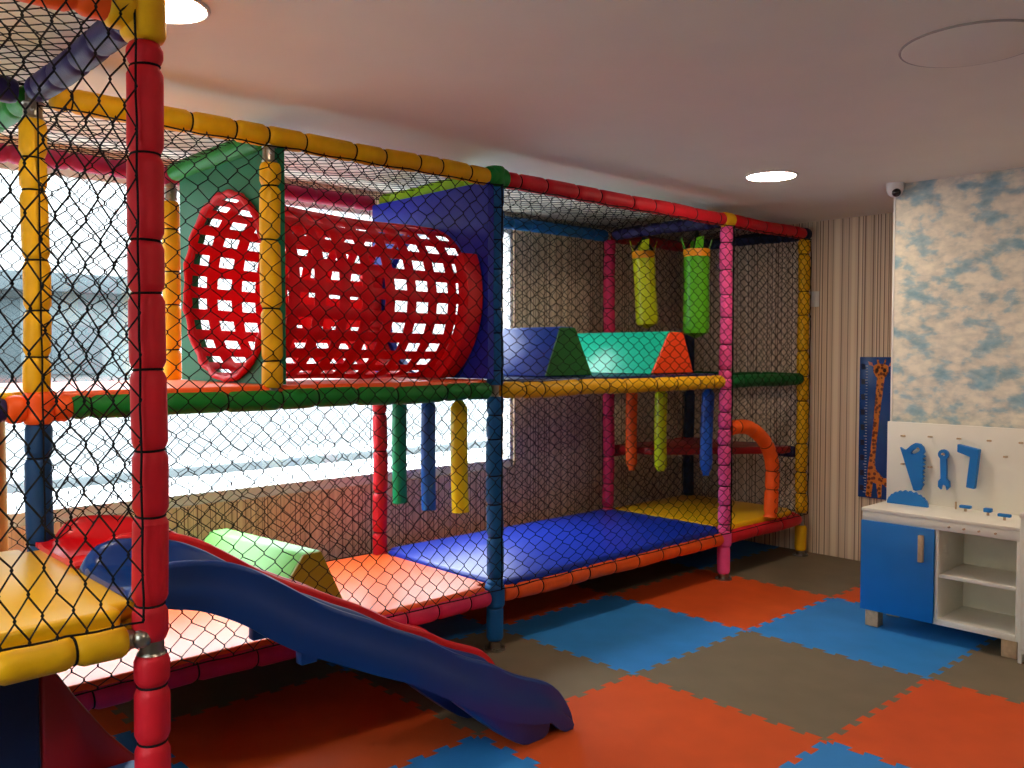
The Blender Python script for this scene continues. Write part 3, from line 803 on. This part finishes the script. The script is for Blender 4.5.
# ------------------------------------------------------------------ slides
RIM = [(-2.20, .902), (-2.185, .930), (-2.16, .958), (-2.13, .972), (-2.103, .974), (-2.04, .969), (-1.98, .961), (-1.921, .947), (-1.871, .927), (-1.821, .902), (-1.769, .869), (-1.716, .834), (-1.662, .797), (-1.604, .761), (-1.547, .730), (-1.503, .707), (-1.447, .683), (-1.373, .646), (-1.304, .609), (-1.225, .574), (-1.151, .532), (-1.097, .498), (-1.019, .451), (-.95, .420), (-.881, .392), (-.819, .356), (-.772, .325), (-.70, .292), (-.64, .268), (-.579, .243), (-.535, .215), (-.509, .192), (-.485, .165), (-.455, .122), (-.43, .075), (-.416, .030)]
BOT = [(-2.20, .8815), (-2.16, .8815), (-2.13, .850), (-2.094, .838), (-2.04, .827), (-2.006, .816), (-1.958, .795), (-1.91, .769), (-1.86, .739), (-1.798, .692), (-1.731, .645), (-1.664, .606), (-1.531, .540), (-1.402, .475), (-1.256, .408), (-1.13, .334), (-.997, .250), (-.835, .159), (-.721, .108), (-.618, .075), (-.55, .066), (-.52, .05), (-.50, .022), (-.485, .003), (-.416, .002)]
def ip(tab, x):
    if x <= tab[0][0]: return tab[0][1]
    for a, b in zip(tab, tab[1:]):
        if x <= b[0]: return a[1] + (b[1] - a[1]) * (x - a[0]) / (b[0] - a[0])
    return tab[-1][1]
def smooth_ip(tab, x, h=.03): return (ip(tab, x - h) + 2 * ip(tab, x) + ip(tab, x + h)) / 4
def bed(x):
    r = smooth_ip(RIM, x, .05)
    d = .105
    if x < -2.03: return .889 - .028 * max(0, (x + 2.12) / .09)
    if x > -.75: d = .105 - .075 * min(1, (x + .75) / .3)
    return max(r - d, .022 if x > -.6 else .05)
def slide(name, yc, wd, dx, m, label):
    t = thing(name, (-1.3 + dx, yc, 0), label, 'slide', 'plastic slides leaving the tower')
    xs = sorted(set([-2.20, -2.19, -2.18, -2.165] + [-2.15 + .035 * k for k in range(51)] + [-.49, -.462, -.445, -.43, -.42]))
    xs = ([-2.26, -2.23] if dx else []) + [x for x in xs if x <= -.4179]
    h = wd / 2
    mb = MB(); rows = []
    for x in xs:
        r = smooth_ip(RIM, x) if -2.12 < x < -.56 else ip(RIM, x)
        o = smooth_ip(BOT, x, .02) if x > -2.1 else ip(BOT, x)
        b = min(bed(x), r - .012)
        b = max(b, o + .016) if x < -.7 else max(b, .03)
        if x > -.50: b = min(b, r - .006)
        o = min(o, b - .008, r - .02)
        ub = max(o, b - .02)      # under side of the bed
        pr = [(-h + .002, o), (-h - .004, o + .50 * (r - o)), (-h + .005, o + .56 * (r - o)), (-h + .002, r - .018), (-h + .004, r - .005), (-h + .016, r), (-h + .03, r - .006), (-h + .040, r - .022),
              (-h + .055, b + .45 * (r - b) * .5), (-h + .075, b + .010), (-h + .11, b), (0, b - .002)]
        pr = pr + [(-a, z) for a, z in pr[:-1]][::-1]
        un = [(h - .03, o), (h - .05, ub - .0), (h - .09, ub - .004), (0, ub - .006), (-h + .09, ub - .004), (-h + .05, ub), (-h + .03, o)]
        rows.append([V((x + dx, yc + a, z)) for a, z in pr + un])
    n = len(rows[0])
    for rw in rows: mb.v += rw
    for i in range(len(rows) - 1):
        for k in range(n): mb.f.append([i * n + k, i * n + (k + 1) % n, (i + 1) * n + (k + 1) % n, (i + 1) * n + k])
    mb.f += [[k for k in range(n)], [(len(rows) - 1) * n + k for k in range(n)][::-1]]
    obj('chute', mb, m, t, smooth=60)
    # moulded lugs and ground feet underneath
    for sgn in (-1, 1):
        q = yc + sgn * (h - .06)
        obj('moulded_lug', MB().box(-1.66 + dx, -1.60 + dx, q - .02, q + .02, ip(BOT, -1.63) - .03, ip(BOT, -1.63) + .05, .006), m, t)
        q = yc + sgn * (h - .05)
        obj('moulded_foot', MB().prism([(-1.02 + dx, .262), (-.90 + dx, .160), (-.80 + dx, .080), (-.73 + dx, .030), (-.685 + dx, .006), (-.66 + dx, .0), (-.575 + dx, .0), (-.548 + dx, .012), (-.535 + dx, .045), (-.54 + dx, .11), (-.80 + dx, .20), (-.96 + dx, .29)], 'y', q - .03, q + .03, .008, 2), m, t)
    return t
slide('plastic_slide', -.735, .45, 0, 'slide_blue', 'wavy blue plastic slide in front, its nose on the orange mat')
slide('plastic_slide', -.240, .45, .06, 'slide_red', 'wavy red plastic slide behind the blue one')

# ------------------------------------------------------------------ step and side board under the tower
tag(obj('foam_step', MB().box(-2.85, -2.085, -.94, -.64, 0, .30, .012), 'v_step', None, (-2.45, -.8, 0), smooth=45), 'low blue foam step at the foot of the red tower post', 'foam block')
sb = thing('side_board', (-2.3, -.6, 0), 'dark padded side board with sloping edge under the yellow tower deck', 'padded board')
obj('padding', MB().prism([(-2.345, 0), (-2.05, 0), (-2.05, .27), (-2.085, .305), (-2.16, .395), (-2.246, .525), (-2.30, .615), (-2.345, .66)], 'y', -.63, -.575, .01, 2), 'v_maroon', sb, smooth=45)
obj('navy_padding', MB().prism([(-2.95, 0), (-2.350, 0), (-2.350, .665), (-2.42, .70), (-2.95, .70)], 'y', -.63, -.575, .01, 2), 'f_navy', sb, smooth=45)

# ------------------------------------------------------------------ toy workbench
BX0, BX1, BY0, BY1 = 1.835, 2.21, -1.945, -1.122
WB = thing('toy_workbench', (2.02, -1.53, 0), 'white and blue toy workbench with pegboard against the cloud wallpaper', 'toy workbench')
YD = -1.528
obj('countertop', MB().box(BX0 - .006, BX1, BY0 - .004, BY1 + .006, .662, .682, .003), 'white_lam', WB)
obj('apron', MB().box(BX0 - .004, BX0 + .018, BY0, BY1, .612, .662, .002), 'white_lam', WB)
obj('side_panel', MB().box(BX0, BX1, BY1 - .018, BY1, .095, .662, .002), 'white_lam', WB)
obj('side_panel', MB().box(BX0, BX1, BY0, BY0 + .018, .095, .662, .002), 'white_lam', WB)
obj('divider', MB().box(BX0, BX1 - .012, YD - .016, YD, .113, .662, .002), 'white_lam', WB)
obj('bottom_panel', MB().box(BX0, BX1, BY0 + .018, BY1 - .018, .095, .128, .002), 'white_lam', WB)
obj('shelf', MB().box(BX0 + .01, BX1 - .012, BY0 + .018, YD - .016, .352, .372, .002), 'white_lam', WB)
obj('back_panel', MB().box(BX1 - .012, BX1, BY0 + .018, BY1 - .018, .128, .662), 'white_int', WB)
dr = obj('door', MB().box(BX0 - .018, BX0 - .001, YD + .002, BY1 + .001, .100, .612, .003), 'bench_blue', WB); dr['label'] = 'blue door'
obj('handle', MB().box(BX0 - .044, BX0 - .018, YD + .052, YD + .078, .428, .575, .004), 'beech', dr)
obj('pegboard', MB().box(BX1 - .0, BX1 + .018, BY0 - .002, -1.09, .60, 1.155, .003), 'white_lam', WB)
for yy in (BY1 - .015 - .075, BY0 + .012):
    for xx in (BX0 + .015, BX1 - .085):
        obj('leg', MB().box(xx, xx + .07, yy, yy + .075, 0, .095, .004), 'beech', WB)
for yy, zz in ((-1.195, 1.073), (-1.352, 1.079), (-1.511, 1.079), (-1.67, 1.079), (-1.83, 1.079), (-1.198, .906), (-1.354, .903), (-1.755, .997), (-1.43, .985), (-1.29, 1.005), (-1.585, 1.02)):
    obj('peg', MB().cyl((BX1 + .001, yy, zz), (BX1 - .05, yy, zz + .004), .0055, 10), 'beech', WB)
for k, yy in enumerate((-1.60, -1.675, -1.75, -1.83)):
    obj('peg', MB().cyl((BX0 + .0, yy, .637), (BX0 - .018, yy, .637), .0055, 10), 'beech', WB)
for xx, yy in ((2.16, -1.51), (2.03, -1.90)):
    obj('peg', MB().cyl((xx, yy, .68), (xx, yy, .725), .005, 10), 'beech', WB)
# tools
PX = BX1 - .008
def tool(name, poly, label, cat, hole=None, x0=PX - .028, x1=PX - .006):
    mb = MB().prism(poly, 'x', x0, x1, .003, 1)
    c = V((x1, sum(p[0] for p in poly) / len(poly), min(p[1] for p in poly)))
    t = thing(name, (c.x, c.y, c.z), label, cat, 'blue wooden toy tools')
    return t, mb
def holed(poly, hole, x0, x1):
    """flat plate with a slot: outline and hole joined by a ring of quads"""
    n = len(poly); cx = sum(p[0] for p in hole) / len(hole); cz = sum(p[1] for p in hole) / len(hole)
    b = bmesh.new()
    e = []
    for ring in (poly, hole):
        vs = [b.verts.new((x0, p[0], p[1])) for p in ring]
        e += [b.edges.new((vs[i], vs[(i + 1) % len(vs)])) for i in range(len(vs))]
    bmesh.ops.triangle_fill(b, use_beauty=True, edges=e)
    r = bmesh.ops.extrude_face_region(b, geom=b.faces[:])
    for v in r['geom']:
        if isinstance(v, bmesh.types.BMVert): v.co.x = x1
    return MB().bm(b)
def slot(cy, cz, ly, lz, ang, n=14):
    out = []
    for k in range(n):
        w_ = 2 * PI * k / n
        a, c = ly * math.cos(w_), lz * math.sin(w_)
        out.append((cy + a * math.cos(ang) - c * math.sin(ang), cz + a * math.sin(ang) + c * math.cos(ang)))
    return out
# hand saw (teeth on the right edge)
saw = [(-1.184, 1.008), (-1.205, .995), (-1.222, .998), (-1.248, 1.024), (-1.272, 1.039), (-1.298, 1.036), (-1.318, 1.018), (-1.326, .988)]
tz = [.988 - .0235 * k for k in range(1, 9)]
yy = -1.326
for k, z in enumerate(tz):
    saw += [(-1.312 + .0 * k, z + .010), (-1.330 + .001 * k, z)]
saw += [(-1.312, .782), (-1.305, .765), (-1.278, .757), (-1.266, .762)]
saw = saw[::-1]
t, _ = tool('toy_saw', saw, 'blue wooden toy hand saw hanging at left of the pegboard', 'toy tool')
obj('blade', holed(saw, slot(-1.275, .992, .030, .012, math.radians(-32)), PX - .030, PX - .008), 'tool_blue', t, smooth=20)
# spanner
sp = []
for k in range(15):
    w_ = math.radians(-55 + 290 * k / 14); sp.append((-1.430 + .029 * math.cos(w_), .985 + .029 * math.sin(w_)))
sp += [(-1.447, .94), (-1.449, .845), (-1.465, .832), (-1.467, .80), (-1.452, .782), (-1.446, .806), (-1.434, .812), (-1.424, .805), (-1.420, .782), (-1.404, .798), (-1.405, .830), (-1.418, .845), (-1.414, .94)]
# orient: y decreases to the right in view
t, _ = tool('toy_spanner', sp, 'blue wooden toy spanner hanging in the middle of the pegboard', 'toy tool')
obj('body', holed(sp, slot(-1.430, .985, .011, .011, 0, 12), PX - .028, PX - .006), 'tool_blue', t, smooth=20)
ll = [(-1.512, 1.052), (-1.628, 1.030), (-1.606, .806), (-1.562, .812), (-1.580, .985), (-1.512, 1.008)]
t, mb = tool('toy_square', ll, 'blue wooden toy set square hanging at right of the pegboard', 'toy tool', x0=PX - .045, x1=PX - .008)
obj('body', mb, 'tool_blue', t, smooth=20)
# half-round saw blade standing in the countertop
bl = [(-1.150, .682), (-1.384, .682)]
cyb, N = -1.267, 12
arc = []
for k in range(N * 2 + 1):
    u = k / (N * 2); w_ = PI * u
    rr = 1.03 if k % 2 else .90
    arc.append((cyb - .117 * math.cos(w_) * (1 if 0 < u < 1 else 1), .684 + .078 * rr * math.sin(w_) + .004))
mb = MB().prism([(-1.384, .6825)] + arc[::1] + [(-1.150, .6825)], 'x', 2.085, 2.105)
t = thing('round_saw', (2.095, cyb, .682), 'blue toothed half-round toy saw blade standing on the workbench top', 'toy tool', 'blue wooden toy tools')
obj('blade', mb, 'tool_blue', t, smooth=20)
for k, (xx, yy, lab, sx, sy) in enumerate(((2.125, -1.575, 'blue toy screw on the counter nearest the pegboard, left of three', .015, .030), (2.085, -1.705, 'blue toy screw in the middle of three on the counter', .017, .020), (2.0, -1.815, 'blue toy screw nearest the counter front, right of three', .013, .032))):
    t = thing('toy_screw', (xx, yy, .682), lab, 'toy screw', 'blue wooden toy screws')
    obj('shank', MB().cyl((xx, yy, .682), (xx, yy, .70), .007, 10), 'beech', t)
    hd = MB().box(xx - sx, xx + sx, yy - sy, yy + sy, .70, .716 if k != 1 else .722, .004)
    obj('head', hd, 'tool_blue', t)
# neighbouring white play cabinet, only its left edge is in view
NC_ = thing('white_play_cabinet', (2.02, -2.35, 0), 'white play cabinet edge right of the toy workbench, cut by the frame', 'play cabinet')
obj('side_panel', MB().box(1.80, 2.24, -1.972, -1.952, 0, .74, .003), 'white_lam', NC_)
obj('side_panel', MB().box(1.80, 2.24, -2.72, -2.70, 0, .74, .003), 'white_lam', NC_)
obj('top_panel', MB().box(1.79, 2.24, -2.725, -1.950, .74, .765, .003), 'white_lam', NC_)
obj('bottom_panel', MB().box(1.80, 2.24, -2.70, -1.972, .05, .07), 'white_lam', NC_)
obj('back_panel', MB().box(2.225, 2.24, -2.70, -1.972, .07, .74), 'white_int', NC_)
nd = obj('door', MB().box(1.782, 1.799, -2.715, -1.975, .08, .70, .003), 'white_lam', NC_)
obj('handle', MB().box(1.76, 1.782, -2.66, -2.64, .40, .52, .004), 'beech', nd)

# ------------------------------------------------------------------ wall and ceiling fittings
sc = thing('security_camera', (CX - .03, -1.105, 2.53), 'white dome security camera with black lens on top corner of cloud wall', 'camera')
hx, hy = CX - .045, -1.10
obj('housing', MB().sweep([(hx, hy, CH - .001), (hx, hy, 2.566), (hx, hy, 2.54), (hx, hy, 2.515), (hx, hy, 2.503)], [.052, .052, .047, .036, .018], 24), 'white_plastic', sc, smooth=60)
obj('lens_dome', MB().ball((hx - .027, hy - .020, 2.524), .026), 'black_plastic', sc, smooth=60)
sw = thing('light_switch', (EX, -.005, 1.93), 'small white wall switch beside the yellow end post', 'switch')
obj('cover_plate', MB().box(EX - .010, EX - .001, -.045, .035, 1.925, 2.045, .003), 'white_plastic', sw)
obj('rocker', MB().box(EX - .015, EX - .010, -.022, .010, 1.96, 2.01, .002), 'white_plastic', sw)
# giraffe height chart
GX = EX - .001
HC = thing('height_chart', (GX, -.53, .49), 'blue giraffe height chart on the striped wall beside the cloud wall corner', 'height chart')
obj('board', MB().box(GX - .012, GX, -.675, -.381, .488, 1.537, .002), 'poster_blue', HC)
def gy(px): return -.383 - (px - 860.5) / 28 * .204
def gz(py): return 1.537 - (py - 357) / 139 * 1.048
def q(x, y): return (gy(850 + x / 5.12), gz(350 + y / 5.12))   # from the enlarged view of the chart
gx0, gx1 = GX - .0145, GX - .0122
def flat(pts, d=0.0): return MB().prism([q(*p) for p in pts], 'x', gx0 - d, gx1 - d)
obj('giraffe_body', flat([(146, 132), (186, 132), (172, 250), (160, 350), (150, 450), (142, 560), (146, 600), (186, 640), (230, 640), (240, 680), (236, 745), (218, 745), (212, 690), (180, 670), (178, 742), (160, 742), (150, 672), (132, 668), (124, 742), (94, 742), (102, 660), (104, 600), (116, 520), (128, 400), (136, 280)]), 'giraffe', HC, smooth=0)
obj('giraffe_head', flat([(128, 80), (146, 70), (186, 70), (204, 82), (206, 110), (192, 136), (166, 144), (140, 134), (126, 108)], .001), 'giraffe', HC, smooth=0)
for pts in ([(128, 84), (118, 64), (98, 58), (104, 76)], [(204, 84), (214, 64), (236, 58), (228, 76)]): obj('ear', flat(pts, .001), 'gir_pink', HC, smooth=0)
for pts in ([(148, 70), (144, 50), (154, 50), (158, 70)], [(180, 70), (186, 48), (194, 48), (188, 70)]): obj('horn', flat(pts, .001), 'giraffe', HC, smooth=0)
for cx in (146, 186): obj('eye', flat([(cx + 9 * math.cos(k * PI / 5), 102 + 11 * math.sin(k * PI / 5)) for k in range(10)], .003), 'gir_brown', HC, smooth=0)
for k in range(9): obj('ruler_mark', flat([(62, 70 + 77 * k), (82, 70 + 77 * k), (84, 98 + 77 * k), (64, 98 + 77 * k)], .0005), 'dark_print', HC, smooth=0)
tk = MB()
for k in range(46):
    L = 16 if k % 5 == 0 else 9
    y = 80 + k * 14.2
    p = [q(96, y), q(96 - L, y), q(96 - L, y + 3), q(96, y + 3)]
    tk.prism(p, 'x', gx0, gx1)
obj('ruler_ticks', tk, 'white_print', HC, smooth=0)
# downlights
M['lamp'] = m_emit('warm_lamp_diffuser', (1.0, .82, .63), 84.0)
def downlight(x, y, r, label, lit=True):
    t = thing('ceiling_light' if lit else 'ceiling_speaker', (x, y, CH), label, 'ceiling light' if lit else 'ceiling panel', 'round recessed ceiling lights' if lit else None)
    if lit:
        mb = MB().ring((x, y, CH - .003), (0, 0, 1), r + .006, .007, 48, 8); obj('trim_ring', mb, 'white_plastic', t, smooth=60)
        mb = MB().sweep([(x, y, CH - .001), (x, y, CH - .005), (x, y, CH - .009)], [r, r, r * .97], 48); obj('diffuser', mb, 'lamp', t)
    else:
        obj('cover_disc', MB().sweep([(x, y, CH - .0005), (x, y, CH - .006), (x, y, CH - .009)], [r, r, r * .975], 64), 'ceil', t)
        obj('trim_ring', MB().ring((x, y, CH - .003), (0, 0, 1), r + .004, .004, 64, 6), 'trim_grey', t, smooth=60)
downlight(1.489, -.715, .135, 'round lit downlight in the ceiling in front of the pink post')
downlight(-2.03, -.81, .115, 'round lit downlight at the top left beside the yellow tower corner')
downlight(.04, -2.31, .215, 'large unlit round flush cover in the ceiling at upper right', False)
for x, y in ((-1.98, -3.2), (1.49, -3.2)):  # extra lamps added out of view to brighten the room
    downlight(x, y, .135, 'extra round downlight added out of view to brighten the open floor')

# ------------------------------------------------------------------ light and view
SKY = (.10, .60, 2.2, 17.0)
wd = bpy.data.worlds.new('overcast_sky'); scn.world = wd; wd.use_nodes = True
nt = wd.node_tree
bg = nt.nodes['Background']; bg.inputs['Color'].default_value = (.90, .96, 1.0, 1)
tc = nt.nodes.new('ShaderNodeTexCoord'); sx = nt.nodes.new('ShaderNodeSeparateXYZ')
nt.links.new(tc.outputs['Generated'], sx.inputs[0])
mr = nt.nodes.new('ShaderNodeMapRange'); mr.interpolation_type = 'SMOOTHSTEP'   # overcast sky: dimmer at the horizon, brightest overhead
mr.inputs['From Min'].default_value = SKY[0]; mr.inputs['From Max'].default_value = SKY[1]
mr.inputs['To Min'].default_value = SKY[2]; mr.inputs['To Max'].default_value = SKY[3]
nt.links.new(sx.outputs['Z'], mr.inputs['Value']); nt.links.new(mr.outputs[0], bg.inputs['Strength'])
scn.view_settings.view_transform = 'Standard'
scn.view_settings.look = 'None'
scn.view_settings.exposure = 0.08
scn.view_settings.gamma = 1.0
scn.view_settings.use_curve_mapping = False
